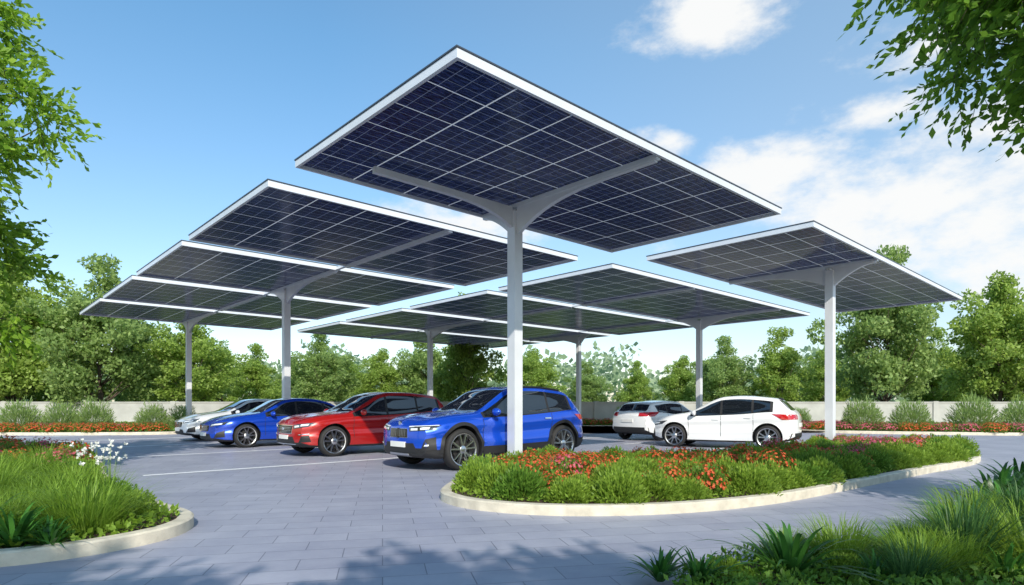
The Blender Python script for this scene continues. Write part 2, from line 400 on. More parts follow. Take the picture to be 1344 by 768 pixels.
def scatter(poly,mind,n,margin=.3,seed=1,ok=None):
    r=random.Random(seed); xs=[p[0] for p in poly];ys=[p[1] for p in poly]; out=[]
    for _ in range(n*60):
        p=(r.uniform(min(xs),max(xs)),r.uniform(min(ys),max(ys)))
        if ok and not ok(p): continue
        if not inside(p,poly) or bdist(p,poly)<margin: continue
        if any((p[0]-q[0])**2+(p[1]-q[1])**2<mind*mind for q in out): continue
        out.append(p)
        if len(out)>=n: break
    return out
def cover(poly,n,size,hmax,lm,label,seed=3,box=None):
    r=random.Random(seed); A=np.array(poly); lo=A.min(0).copy();hi=A.max(0).copy()
    if box: lo=np.maximum(lo,box[:2]); hi=np.minimum(hi,box[2:])
    pts=[]
    while len(pts)<n:
        p=(r.uniform(lo[0],hi[0]),r.uniform(lo[1],hi[1]))
        if inside(p,poly): pts.append((p[0],p[1],.09+hmax*r.random()*(.4+.6*abs(math.sin(p[0]*3.1)*math.cos(p[1]*2.7)))))
    return tag(mobj('ground_cover',np_mesh('ground_cover',*leaves(np.array(pts),size,up=.5,width=.25),[lm])),label,'ground cover',kind='stuff')

# island bed
ISL=[(-.95,8.4),(-.75,7.5),(-.1,6.95),(.8,6.75),(2.0,6.95),(3.3,7.6),(4.8,8.75),(7.2,10.7),(9.7,12.7),(10.9,14.6),(10.7,17),(9.6,18.2),(8.2,17.6),(7.3,15.2),(5.6,13.6),(3.4,12.4),(1.4,12.5),(.2,12.2),(-.6,10.6)]
P,Pi=bed(ISL,'island flower bed')
cover(Pi,18000,.06,.12,L_bush2,'low green ground cover in the island bed')
r=random.Random(5)
pts=scatter(Pi,.34,265,.22,2)
for (px,py) in pts:
    e=bdist((px,py),Pi); back=py>9.6+.55*max(0,px)
    tfl=math.sin(px*2.3+.9)+.7*math.sin(py*3.1+px*1.4)
    flower=(e>.7 and tfl>-.75) or (e>.42 and tfl>.45)
    if flower and r.random()<.25: flower=False
    sc=r.uniform(.82,1.15)*(.75 if back else 1)
    if flower:
        k=2 if (px>5.2 and r.random()<.45) or r.random()<.06 else r.randint(0,1)
        sz=sc*r.uniform(.95,1.3)
        o=mobj('flowering_shrub',flowM[k],None,(px,py,.09),r.uniform(0,6),(sc,sc,sz))
        tag(o,('pink' if k==2 else 'red orange')+' flowering shrub in the island bed','shrub','flowering shrubs in the island bed')
    else:
        o=mobj('shrub',r.choice(bushM),None,(px,py,.09),r.uniform(0,6),(sc*1.1,sc*1.1,sc*r.uniform(.9,1.25)))
        tag(o,'rounded bright green shrub in the island bed','shrub','green shrubs in the island bed')

# left bed
LB=[(-9.5,4.2),(-6,4.1),(-4.6,4.4),(-3.8,4.7),(-3.35,5.15),(-3.15,5.75),(-3.35,6.4),(-4.1,7.1),(-5.3,8.3),(-6.8,10.2),(-8.6,12.6),(-11,14),(-15,13.5),(-16,8)]
P,Pi=bed(LB,'curved grassy bed')
cover(Pi,16000,.08,.12,L_grass,'low green ground cover in the curved bed',4,(-9.5,4,-3,14))
pts=scatter(Pi,.38,180,.26,6,lambda p:p[0]>-12)
for (px,py) in pts:
    e=bdist((px,py),Pi); sc=r.uniform(.8,1.2)
    if py>10 and r.random()<.7:
        k=2 if r.random()<.35 else r.randint(0,1)
        tag(mobj('flowering_shrub',flowM[k],None,(px,py,.09),r.uniform(0,6),(sc,sc,sc*1.2)),('pink' if k==2 else 'red orange')+' flowering shrub in the grassy bed','shrub','flowering shrubs in the curved bed')
    elif e<.45 or r.random()<.15:
        tag(mobj('shrub',r.choice(bushM),None,(px,py,.09),r.uniform(0,6),(sc,sc,sc*.7)),'low green shrub in the curved bed','shrub','low shrubs in the curved bed')
    else:
        tag(mobj('grass_tuft',r.choice(grassM),None,(px,py,.09),r.uniform(0,6),(sc*1.1,sc*1.1,sc*r.uniform(.7,1.2))),'fine bladed bright green grass tuft in bed','grass tuft','grass tufts in the curved bed')
for (px,py) in [(-4.9,7.2),(-5.1,7.4),(-4.65,7.05)]:
    n=13; a=rng.uniform(0,6.28,n); d=np.stack([.45*np.cos(a)*rng.uniform(0,1,n),.45*np.sin(a)*rng.uniform(0,1,n),np.ones(n)],1); d/=np.linalg.norm(d,axis=1,keepdims=True)
    L=rng.uniform(.50,.74,n); v,f=blades(np.zeros((n,3)),d,L,.008,.0,4)
    tip=d*L[:,None]; Pp=np.repeat(tip,8,0); v2,f2=leaves(Pp,.034,width=.38,up=.3)
    V,Fq,M=join([(v,f,0),(v2,f2,1)])
    tag(mobj('flowering_plant',np_mesh('flowering_plant',V,Fq,[L_grass,P_white],M),None,(px,py,.09)),'white flowers on thin stems in the grassy bed','flower','white flowers in the curved bed')
for (px,py,s) in [(-4.05,4.95,.75),(-3.75,4.95,.5),(-4.6,5.2,.8)]:
    tag(mobj('strap_leaf_plant',spikeM[0],None,(px,py,.09),px*9,s),'dark strap leaved plant beside the kerb','plant','strap leaved plants')

# right foreground bed
RB=[(.75,2.0),(.9,3.6),(1.35,4.35),(2.2,4.85),(3.3,5.2),(4.4,5.9),(5.6,7.0),(7.4,8.6),(10,10.4),(13,10.4),(13,3),(6,1.6)]
P,Pi=bed(RB,'shaded foreground bed',.03,False)
cover(Pi,26000,.05,.09,L_bush,'low green ground cover in the shaded bed',5,(1,3.4,7.5,9.5))
SP=[(1.95,4.3,.92),(1.02,4.2,.5),(1.25,4.1,.5),(3.0,4.75,.6),(3.9,5.3,.8),(5.5,6.9,1.15),(5.0,6.1,.9),(4.4,4.8,.9),(3.4,4.2,.6),(6.6,7.9,1.1),(7.4,8.4,1.1),(2.45,4.1,.45)]
for (px,py,s) in SP:
    tag(mobj('strap_leaf_plant',spikeM[int(px*7)%2],None,(px,py,.03),px*5,s),'glossy green strap leaved plant in mulch bed','plant','strap leaved plants')
pts=scatter(Pi,.32,150,.14,9,lambda p:1<p[0]<8.8 and p[1]>4.0 and not(3.0<p[0]<3.8 and p[1]<4.4) and not(1.6<p[0]<2.3 and p[1]<4.5))
for (px,py) in pts:
    sc=r.uniform(.65,1.0)*(1.12 if px>3.3 else .85); q=r.random()
    if q<.42: tag(mobj('grass_tuft',r.choice(grassDM),None,(px,py,.03),r.uniform(0,6),sc*1.05),'dark green grass tuft in the mulch bed','grass tuft','dark grass tufts')
    elif q<.64: tag(mobj('grass_tuft',r.choice(grassM),None,(px,py,.03),r.uniform(0,6),sc),'fine bladed bright green grass tuft in bed','grass tuft','light grass tufts')
    else: tag(mobj('shrub',r.choice(bushM),None,(px,py,.03),r.uniform(0,6),(sc,sc,sc*.8)),'low green shrub in the mulch bed','shrub','low shrubs in the mulch bed')

# back bed along wall
BB=[(-34,24.5),(-22,24),(-15,24.3),(-13.2,26),(-11.5,30),(-6,32),(2,32),(8,31),(12,27.2),(15,25.2),(22,23.6),(36,24),(38,30),(38,35.3),(0,35.3),(-36,35.3)]
P,Pi=bed(BB,'boundary flower bed')
cover(Pi,30000,.13,.1,L_bush,'low green ground cover below the garden wall',6,(-26,22,28,36))
k=0
for (sx,d,s) in [(-25,26,1),(27,26,1.25),(80,26.5,1.15),(123,27,1.25),(200,28,1.1),(240,28.5,1.05),(300,33,.9),(1132,26.5,1.3),(1195,26.2,1.25),(1278,26,1.4),(1342,26,1.3),(1400,26,1.1),(820,33,1),(600,33,.9),(1050,33,.9),(700,33,.9),(500,33,.9),(440,33,.9)]:
    tag(mobj('ornamental_grass',ornM[k%3],None,(S(sx,d),d,.09),k,(s*.95,s*.95,s)),'rounded clump of ornamental grass before the garden wall','ornamental grass','ornamental grasses by the wall'); k+=1
pts=scatter(Pi,.5,220,.4,12,lambda p:(p[1]<25.4 and (-24<p[0]<-13 or 14<p[0]<26)) or (30<p[1]<33 and -4<p[0]<9) or (24<p[1]<30 and 11<p[0]<16))
for (px,py) in pts:
    q=2 if r.random()<(.7 if px>14 else .2) else 0
    tag(mobj('flowering_shrub',flowM[q],None,(px,py,.09),r.uniform(0,6),(1.6,1.6,1.1)),('pink' if q==2 else 'red')+' flowering shrub at the edge of boundary bed','shrub','flowering shrubs in the boundary bed')
mb=MB(); mb.box((-60,36,0),(60,36.25,1.3)); mb.box((-60,35.96,1.303),(60,36.29,1.37))
for i in range(-12,13): mb.box((i*5-.15,35.93,0),(i*5+.15,36.32,1.40))
tag(mb.obj('garden_wall',[M_wall]),'low grey rendered garden wall with pillars','wall')

# ---------------------------------------------------------------- solar canopies
TH=math.atan2(.678,.735); u=Vector((.735,.678)); w=Vector((-.678,.735))
B1=Vector((-.61,6.75)); BR=Vector((6.53,13.2))
def canopy(origin,Lx,Ly,divs,posts,gap,label,grp,first=False,z0=5.09):
    root=empty('solar_canopy',(origin.x,origin.y,0),TH)
    m=MB(); zz=z0+.05; m.add([(.05,.05,zz),(Lx-.05,.05,zz),(Lx-.05,Ly-.05,zz),(.05,Ly-.05,zz)],[(0,3,2,1)]); m.obj('solar_panel_array',[M_panel],root,fixn=False)
    m=MB(); t=.05; h=.11
    m.box((0,0,z0),(Lx,t,z0+h)); m.box((0,Ly-t,z0),(Lx,Ly,z0+h)); m.box((0,t,z0+.002),(t,Ly-t,z0+h-.002)); m.box((Lx-t,t,z0+.002),(Lx,Ly-t,z0+h-.002))
    e=.012
    for a,b in (((-e,-e),(Lx+e,t)),((-e,Ly-t),(Lx+e,Ly+e)),((-e,t),(t,Ly-t)),((Lx-t,t),(Lx+e,Ly-t))):
        m.box((a[0],a[1],z0+h+.002),(b[0],b[1],z0+h+.02),1)
    m.obj('frame',[M_white,M_edge],root)
    for dx in divs:
        m=MB(); m.box((dx-.055,t+.002,z0-.035),(dx+.055,Ly-t-.003,z0+.044))
        if gap: m.box((dx-.05,Ly+.003,z0+.004),(dx+.05,Ly+gap,z0+.08))
        m.obj('rafter',[M_white],root)
    for (px,py) in posts:
        m=MB(); a=.105; zt=z0-.1
        m.box((px-a,py-a,.0),(px+a,py+a,zt)); m.box((px-.2,py-.2,.1),(px+.2,py+.2,.13))
        m.obj('post',[M_white],root)
        m=MB()
        def haunch(d,L,dep=.5,tip=.05,pw=2.4):
            n=14; top=[];bot=[]
            for i in range(n+1):
                t=i/n; s=.1+L*t; zb=z0-.04-tip-dep*(1-t)**pw
                top.append((s,z0-.028)); bot.append((s,zb))
            vs=[];W=.045
            for (s,z) in top+bot:
                for sgn in (-1,1):
                    vs.append((px+d[0]*s+d[1]*W*sgn,py+d[1]*s+d[0]*W*sgn,z))
            fs=[];N=n+1
            for i in range(n):
                a0=2*i;b0=2*(N+i)
                fs+=[(a0,a0+2,b0+2,b0),(a0+1,b0+1,b0+3,a0+3),(a0,a0+1,a0+3,a0+2),(b0,b0+2,b0+3,b0+1)]
            fs+=[(0,2*N,2*N+1,1),(2*n,2*n+1,2*(N+n)+1,2*(N+n))]
            m.add(vs,fs)
        haunch((0,-1),py-.2,.5,.02,4.0 if py>2 else 1.8)
        if Ly-py>.5: haunch((0,1),Ly-py-.15,.45,.02,3.0 if Ly-py>2 else 1.6)
        if first: haunch((-1,0),3.0,.30,.09,6)
        m.obj('bracket',[M_white],root,False,40)
    tag(root,label,'solar canopy',grp)
for k in range(5):
    Ly=4.3 if k==0 else 4.85
    o=B1+w*(5.45*k); po={0:[(3.98,3.33)],2:[(4.05,3.6)],4:[(4.05,3.9)]}.get(k,[])
    canopy(o,8.25,Ly,[po[0][0] if po else 4.05],po,5.45-Ly-.01 if k in(1,2,3) else 0.0,'white framed solar panel canopy roof above parked cars' if k else 'large white framed solar canopy on post in bed','solar canopies over the car park',k==0)
for k in range(5):
    Ly=4.3 if k==0 else 4.85
    o=BR+w*(5.45*k); po={0:[(4.43,1.25)],1:[(11,3.7)],3:[(12.1,.9),(4.43,4.3)]}.get(k,[])
    canopy(o,13.8,Ly,{0:[4.43],1:[4.43,11.0],3:[4.43,12.1]}.get(k,[4.43,11.1]),po,5.45-Ly-.01 if k in (1,2,3) else 0,'white framed solar panel canopy roof over the car park','solar canopies over the car park')

def stripe(c,l0,l1,wd=.13):
    a=Vector(c)+u*l0; b=Vector(c)+u*l1; m=MB()
    q=[a+w*wd/2,a-w*wd/2,b-w*wd/2,b+w*wd/2]
    m.add([(p.x,p.y,.0085) for p in q],[(0,1,2,3)])
    tag(m.obj('parking_line',[M_line]),'white painted parking bay line on paving','parking line',kind='structure')
CB=Vector((-.49,13.0)); CRd=Vector((-3.75,15.95)); CS=Vector((-7.05,18.85)); CW=Vector((-9.45,21.9))
for a,b in ((CB,CRd),(CRd,CS)): stripe((a+b)/2,-5.8,2.6,.15)
stripe((CS+CW)/2,-6.6,2.6,.2)
CX=CS+(CS-CRd)
stripe(CX+(CX-CS)*.4,-7.0,2.6,.22); stripe(CX+(CX-CS)*1.3,-7.0,2.6,.24)
for k in range(4): stripe(Vector((5.2,20.5))+w*(2.9*k-3),-2.5,2.8)

# ---------------------------------------------------------------- cars
def pchip(tab):
    xs=np.array([t[0] for t in tab],float); ys=np.array([t[1] for t in tab],float)
    h=np.diff(xs); d=np.diff(ys)/h; m=np.zeros(len(xs)); m[0]=d[0]; m[-1]=d[-1]
    for i in range(1,len(xs)-1):
        if d[i-1]*d[i]>0:
            w1=2*h[i]+h[i-1]; w2=h[i]+2*h[i-1]; m[i]=(w1+w2)/(w1/d[i-1]+w2/d[i])
    def f(x):
        x=min(max(x,xs[0]),xs[-1]); i=min(int(np.searchsorted(xs,x,side='right'))-1,len(xs)-2); i=max(i,0)
        t=(x-xs[i])/h[i]; a=ys[i];b=ys[i+1]
        return (2*t**3-3*t**2+1)*a+(t**3-2*t**2+t)*h[i]*m[i]+(-2*t**3+3*t**2)*b+(t**3-t**2)*h[i]*m[i+1]
    return f
def smooth01(t): t=min(1,max(0,t)); return t*t*(3-2*t)

def build_car(cfg,paint,loc,fwd,label,grp):
    L=cfg['L']; W=cfg['W']; T=pchip(cfg['top']); Bf=pchip(cfg['belt']); Wf=pchip(cfg['w']); Zf=pchip(cfg['zb']); HR=cfg['H']; WR=cfg['wr']
    x0,x1=-L/2,L/2
    xs=set(np.round(np.arange(x0,x1+.001,.055),4)); xs.add(round(x1,4))
    for e in cfg['marks']: xs.add(round(e,4))
    xs=sorted(xs); flt=[xs[0]]
    for x in xs[1:]:
        if x-flt[-1]<.015:
            if x in [round(e,4) for e in cfg['marks']]: flt[-1]=x
        else: flt.append(x)
    xs=flt
    bow=cfg.get('bow',.16)
    def deform(x,y,z):
        s=1 if x>0 else -1; wt=smooth01((abs(x)-(L/2-.75))/.75)
        b=bow if s>0 else bow*.6
        zz=z-.52
        dx=wt*(b*(abs(y)/W)**2.4+(.22 if s>0 else .10)*zz*zz)
        return x-s*dx
    def section(x):
        top=T(x); belt=min(Bf(x),top-.02); w_=Wf(x); zb=Zf(x); hb=belt-zb
        g=smooth01((top-belt-.10)/(HR-belt-.12)); th=top-belt
        lr=lambda a,b,t:a+(b-a)*t
        p=[(0,zb),(.84*w_,zb),(.95*w_,zb+.05),(.98*w_,zb+.17*hb/.6),(.995*w_,zb+.38*hb),(.950*w_,zb+.62*hb),(.990*w_,zb+.80*hb),(.95*w_,belt),
           (.925*w_,belt+min(.02,th*.3)),(lr(.84*w_,WR+.035,g),lr(belt+.62*th,top-.105,g)),(lr(.72*w_,WR-.045,g),lr(belt+.82*th,top-.028,g)),(lr(.4*w_,WR*.55,g),top-.010-.012*(1-g)),(0,top)]
        return p
    nseg=[3,2,3,3,4,3,3,2,7,3,4,5]
    segid=[]
    for i,nn in enumerate(nseg): segid+= [i]*nn
    R=len(segid)+1
    grid=[]
    for x in xs:
        p=section(x); pts=[]
        c=[0]
        for i in range(1,len(p)): c.append(c[-1]+max(1e-4,math.hypot(p[i][0]-p[i-1][0],p[i][1]-p[i-1][1])))
        fy=pchip([(c[i],p[i][0]) for i in range(len(p))]); fz=pchip([(c[i],p[i][1]) for i in range(len(p))])
        for i,nn in enumerate(nseg):
            for k in range(nn): 
                t=c[i]+(c[i+1]-c[i])*k/nn; pts.append((fy(t),fz(t)))
        pts.append(p[-1]); pts[0]=(0,p[0][1]); grid.append(pts)
    N=2*R-2; V=[];Fc=[];MI=[]
    for si,x in enumerate(xs):
        g=grid[si]
        for r_ in range(R): V.append((x,g[r_][0],g[r_][1]))
        for r_ in range(R-2,0,-1): V.append((x,-g[r_][0],g[r_][1]))
    slots=[('body',paint),('black',M_black)]; key={}
    def slot(name,m,tagk):
        k=(name,tagk)
        if k not in key: key[k]=len(slots); slots.append((name,m))
        return key[k]
    clad=cfg.get('clad',0)
    for si in range(len(xs)-1):
        xm=(xs[si]+xs[si+1])/2
        for j in range(N):
            j2=(j+1)%N; r_=j if j<R-1 else N-1-j; side='l' if j<R-1 else 'r'
            sg=segid[min(r_,R-2)]; mi=0
            if sg<=1: mi=1
            elif sg==2 and clad: mi=1
            elif sg==8:
                if cfg['gl'][0]<xm<cfg['gl'][1]:
                    mi=1
                    for pi,(a,b) in enumerate(cfg['panes']):
                        if a<xm<b: mi=slot('side_window',M_glass,side+str(pi))
            elif sg==7 and cfg['gl'][0]<xm<cfg['gl'][1]: mi=1
            elif sg>=10 and cfg['ws'][0]<xm<cfg['ws'][1]: mi=slot('windscreen',M_glass,'')
            elif sg>=10 and cfg['rw'][0]<xm<cfg['rw'][1]: mi=slot('rear_window',M_glass,'')
            elif 3<=sg<=6:
                for pi,(a,b) in enumerate(cfg['doors']):
                    if a<xm<b: mi=slot('door',paint,side+str(pi))
            Fc.append((si*N+j,si*N+j2,(si+1)*N+j2,(si+1)*N+j)); MI.append(mi)
    Cc=14
    for end in (0,len(xs)-1):
        x=xs[end]; g=grid[end]; base=end*N; idx={}
        for r_ in range(R):
            if r_ in (0,R-1): 
                for c in range(Cc+1): idx[(r_,c)]=base+r_
            else:
                for c in range(Cc+1):
                    if c==0: idx[(r_,c)]=base+r_
                    elif c==Cc: idx[(r_,c)]=base+N-r_
                    else: V.append((x,g[r_][0]*(1-2*c/Cc),g[r_][1])); idx[(r_,c)]=len(V)-1
        for r_ in range(R-1):
            for c in range(Cc):
                q=[idx[(r_,c)],idx[(r_+1,c)],idx[(r_+1,c+1)],idx[(r_,c+1)]]
                qq=[]; [qq.append(i) for i in q if i not in qq]
                if len(qq)>=3: Fc.append(tuple(qq)); MI.append(1 if segid[r_]<=(2 if clad else 1) else 0)
    V=[(deform(*v),v[1],v[2]) for v in V]
    me=bpy.data.meshes.new('body'); me.from_pydata(V,[],Fc)
    for s_ in slots: me.materials.append(s_[1])
    me.polygons.foreach_set('material_index',MI)
    bm=bmesh.new(); bm.from_mesh(me); bmesh.ops.remove_doubles(bm,verts=bm.verts,dist=.0002); bmesh.ops.recalc_face_normals(bm,faces=bm.faces)
    bvh=BVHTree.FromBMesh(bm); bm.to_mesh(me); bm.free()
    tmp=bpy.data.objects.new('tmp',me); COL.objects.link(tmp)
    cut=[]; Rw=cfg['r']; Ra=Rw+.05
    for wx in cfg['wx']:
        for sy in (-1,1):
            b2=bmesh.new(); bmesh.ops.create_cone(b2,cap_ends=True,segments=48,radius1=Ra,radius2=Ra,depth=.5)
            bmesh.ops.rotate(b2,verts=b2.verts,matrix=Matrix.Rotation(math.pi/2,3,'X')); bmesh.ops.translate(b2,verts=b2.verts,vec=(wx,sy*(W-.05),Rw+.015))
            m2=bpy.data.meshes.new('c')
            for f in b2.faces: f.material_index=1
            b2.to_mesh(m2); b2.free(); m2.materials.append(M_black); m2.materials.append(M_black)
            co=bpy.data.objects.new('c',m2); COL.objects.link(co); cut.append(co)
            md=tmp.modifiers.new('b','BOOLEAN'); md.operation='DIFFERENCE'; md.object=co; md.solver='EXACT'
    dg=bpy.context.evaluated_depsgraph_get(); dg.update()
    res=bpy.data.meshes.new_from_object(tmp.evaluated_get(dg))
    for c in cut: bpy.data.objects.remove(c)
    bpy.data.objects.remove(tmp)
    root=empty('parked_car',(loc[0],loc[1],.004),math.atan2(fwd[1],fwd[0]))
    def patch(mbx,fn,na,nb,off,sk,m=0):
        P_=[];Q_=[]; last=None
        for i in range(na+1):
            for j in range(nb+1):
                o_,d_=fn(i/na,j/nb); hit=bvh.ray_cast(Vector(o_),Vector(d_),20)
                if hit[0] is None:
                    if last is None: last=(Vector(o_)+Vector(d_)*2,-Vector(d_))
                    l,nn=last
                else:
                    l,nn=hit[0],hit[1]
                    if nn.dot(Vector(d_))>0: nn=-nn
                    last=(l,nn)
                P_.append(l+nn*off); Q_.append(l-nn*sk)
        fs=[];n2=nb+1
        for i in range(na):
            for j in range(nb): fs.append((i*n2+j,i*n2+j+1,(i+1)*n2+j+1,(i+1)*n2+j))
        o=len(P_); bd=[(i,0) for i in range(na)]+[(na,j) for j in range(nb)]+[(i,nb) for i in range(na,0,-1)]+[(0,j) for j in range(nb,0,-1)]
        bi=[i*n2+j for i,j in bd]
        for a,b in zip(bi,bi[1:]+bi[:1]): fs.append((a,b,b+o,a+o))
        mbx.add(P_+Q_,fs,m)
    def bil(c,a,b):
        return ((1-a)*(1-b)*c[0][0]+a*(1-b)*c[1][0]+a*b*c[2][0]+(1-a)*b*c[3][0],(1-a)*(1-b)*c[0][1]+a*(1-b)*c[1][1]+a*b*c[2][1]+(1-a)*b*c[3][1])
    def endp(c,front=True):
        xc=(L/2-1.1)*(1 if front else -1)
        def fn(a,b):
            th,z=bil(c,a,b); th=math.radians(th); s=1 if front else -1
            d=Vector((math.cos(th)*s,math.sin(th),0)); o=Vector((xc,0,z))+d*3
            return o,-d
        return fn
    def sidep(c,sy):
        def fn(a,b):
            x,z=bil(c,a,b); return (x,sy*3,z),(0,-sy,0)
        return fn
    def topp(c):
        def fn(a,b):
            x,y=bil(c,a,b); return (x,y,4),(0,0,-1)
        return fn
    def mir(c): return [(-a,b) for a,b in c]
    bmr=bmesh.new(); bmr.from_mesh(res)
    for si,(nm,mt) in enumerate(slots):
        if si==1: continue
        ids=(0,1) if si==0 else (si,)
        m_=MB(); mp={}
        for f in bmr.faces:
            if f.material_index in ids:
                q=[]
                for v in f.verts:
                    if v.index not in mp: mp[v.index]=len(m_.v); m_.v.append(tuple(v.co))
                    q.append(mp[v.index])
                m_.f.append(tuple(q)); m_.m.append(1 if f.material_index==1 else 0)
        if not m_.f: continue
        if si==0:
            for (a,b) in cfg['doors']:
                for sy in (-1,1):
                    for xx in (a,b):
                        patch(m_,sidep([(xx-.006,cfg['sillz']),(xx+.006,cfg['sillz']),(xx+.006,Bf(xx)-.015),(xx-.006,Bf(xx)-.015)],sy),1,10,.0025,.004,1)
            for y_ in (-1,1):
                patch(m_,topp([(cfg['cowl']-.05,y_*.60*W),(L/2-.36,y_*.66*W),(L/2-.36,y_*.655*W-y_*.006),(cfg['cowl']-.05,y_*.595*W-y_*.004)]),12,1,.0025,.004,1)
        m_.obj(nm,[mt,M_black],root,False,28,fixn=False)
    bmr.free()
    for wx in cfg['wx']:
        for sy in (-1,1):
            we=empty('wheel',(wx,sy*(W-.125),Rw),0 if sy>0 else math.pi); we.parent=root
            t=MB(); Rr=Rw*cfg.get('rimf',.77)
            t.lathe_y([(Rr,-.10),(Rw-.03,-.105),(Rw-.008,-.085),(Rw,-.05),(Rw,.05),(Rw-.008,.088),(Rw-.03,.108),(Rr+.02,.115),(Rr,.10)],48); t.obj('tyre',[M_rubber],we,False,40)
            q=MB(); q.lathe_y([(Rr-.004,-.10),(Rr-.02,-.09),(Rr-.03,.05),(Rr-.012,.098),(Rr+.006,.106),(Rr+.004,.095)],48,0)
            q.lathe_y([(Rr-.02,.0),(.001,.0)],40,1)
            q.lathe_y([(Rr*.62,.012),(.05,.014)],40,2)
            ns=cfg.get('spokes',5)
            for k in range(ns):
                for dd in (-.13,.13):
                    a=2*math.pi*k/ns+dd*1.0+.3; a2=2*math.pi*k/ns+dd*1.9+.3
                    c0=Vector((math.cos(a)*.05,0,math.sin(a)*.05)); c1=Vector((math.cos(a2)*(Rr-.015),0,math.sin(a2)*(Rr-.015)))
                    tn=(c1-c0).normalized(); sd=Vector((-tn.z,0,tn.x)); w0,w1=.022,.017
                    vs=[]
                    for (cc,ww,yy,yb) in ((c0,w0,.088,.05),(c1,w1,.098,.045)):
                        vs+=[cc-sd*ww+Vector((0,yb,0)),cc+sd*ww+Vector((0,yb,0)),cc+sd*ww*.7+Vector((0,yy,0)),cc-sd*ww*.7+Vector((0,yy,0))]
                    q.add(vs,[(0,1,2,3),(4,7,6,5),(0,4,5,1),(1,5,6,2),(2,6,7,3),(3,7,4,0)],0)
            q.lathe_y([(.075,.05),(.072,.09),(.06,.098),(.001,.10)],24,0)
            q.obj('rim',[M_alloy,M_gloss,M_rubber],we,False,35)
            if clad:
                a_=MB()
                def ring(a,b,wx=wx,sy=sy):
                    ph=math.radians(-8+196*a); rr=Ra-.004+(.062)*b
                    return (wx+rr*math.cos(ph),sy*3,max(Zf(wx)+.03,Rw+.015+rr*math.sin(ph))),(0,-sy,0)
                patch(a_,ring,36,2,.012,.06); a_.obj('arch_cladding',[M_black],root,False,40)
    mx,mz=cfg['mir']
    for sy in (-1,1):
        b2=bmesh.new(); bmesh.ops.create_uvsphere(b2,u_segments=16,v_segments=10,radius=1)
        for v in b2.verts:
            c=v.co; v.co=Vector((mx+c.x*.085*(1 if c.x>0 else .45),sy*(W+.075)+c.y*.115,mz+.03+c.z*.075*(1-.15*c.y*sy)))
        m2=bpy.data.meshes.new('wing_mirror'); b2.to_mesh(m2); b2.free(); m2.materials.append(paint); m2.polygons.foreach_set('use_smooth',[True]*len(m2.polygons))
        mobj('wing_mirror',m2,root)
        a_=MB(); a_.box((mx-.03,min(sy*(W-.12),sy*(W+.02)),mz-.045),(mx+.04,max(sy*(W-.12),sy*(W+.02)),mz-.015)); a_.obj('mirror_stalk',[M_black],root)
        for (a,b) in cfg['doors']:
            hx=a+.14; hz=Bf(hx)-.11
            h_=MB(); patch(h_,sidep([(hx-.085,hz-.011),(hx+.085,hz-.011),(hx+.085,hz+.013),(hx-.085,hz+.013)],sy),4,1,.028,.0); h_.obj('door_handle',[M_chrome if clad else paint],root)
    if clad:
        for y_ in (-1,1):
            h_=MB(); yy=y_*(WR-.03); patch(h_,topp([(-1.5,yy-.014),(.0,yy-.014),(.0,yy+.014),(-1.5,yy+.014)]),12,1,.035,.0); h_.obj('roof_rail',[M_black],root)
        for sy in (-1,1):
            h_=MB(); patch(h_,sidep([(cfg['wx'][1]+.5,.28),(cfg['wx'][0]-.5,.28),(cfg['wx'][0]-.5,.41),(cfg['wx'][1]+.5,.41)],sy),8,2,.012,.01); h_.obj('sill_trim',[M_black],root)
    mats={'g':M_gloss,'c':M_chrome,'b':M_black,'l':M_lens,'h':M_lampdark,'r':M_red,'p':M_plate,'a':M_alloy}
    for (nm,fr,c,off,mk,both,res_) in cfg['furn']:
        for cc in ([c,mir(c)] if both else [c]):
            h_=MB(); patch(h_,endp(cc,fr),res_[0],res_[1],off,.02); h_.obj(nm,[mats[mk]],root,False,35)
    gr=cfg.get('slats')
    if gr:
        h_=MB(); t0,t1,z0_,z1_,ns,vert=gr
        for i in range(ns):
            a=(i+.5)/ns
            if vert: 
                th=t0+(t1-t0)*a; patch(h_,endp([(th-.12,z0_),(th+.12,z0_),(th+.12,z1_),(th-.12,z1_)]),1,5,.020,.01)
            else:
                z=z0_+(z1_-z0_)*a; patch(h_,endp([(t0,z-.004),(t1,z-.004),(t1,z+.004),(t0,z+.004)]),12,1,.022,.01)
        h_.obj('grille_bars',[M_alloy],root)
    b3=bmesh.new(); bmesh.ops.create_cone(b3,cap_ends=True,segments=20,radius1=.045,radius2=.04,depth=.02)
    bmesh.ops.rotate(b3,verts=b3.verts,matrix=Matrix.Rotation(math.pi/2,3,'Y'))
    hit=bvh.ray_cast(Vector((4,0,cfg['emz'])),Vector((-1,0,0)),20)
    m3=bpy.data.meshes.new('emblem'); b3.to_mesh(m3); b3.free(); m3.materials.append(M_chrome); e=mobj('emblem',m3,root); e.location=hit[0]+Vector((.02,0,0))
    tag(root,label,'car',grp)
    return root

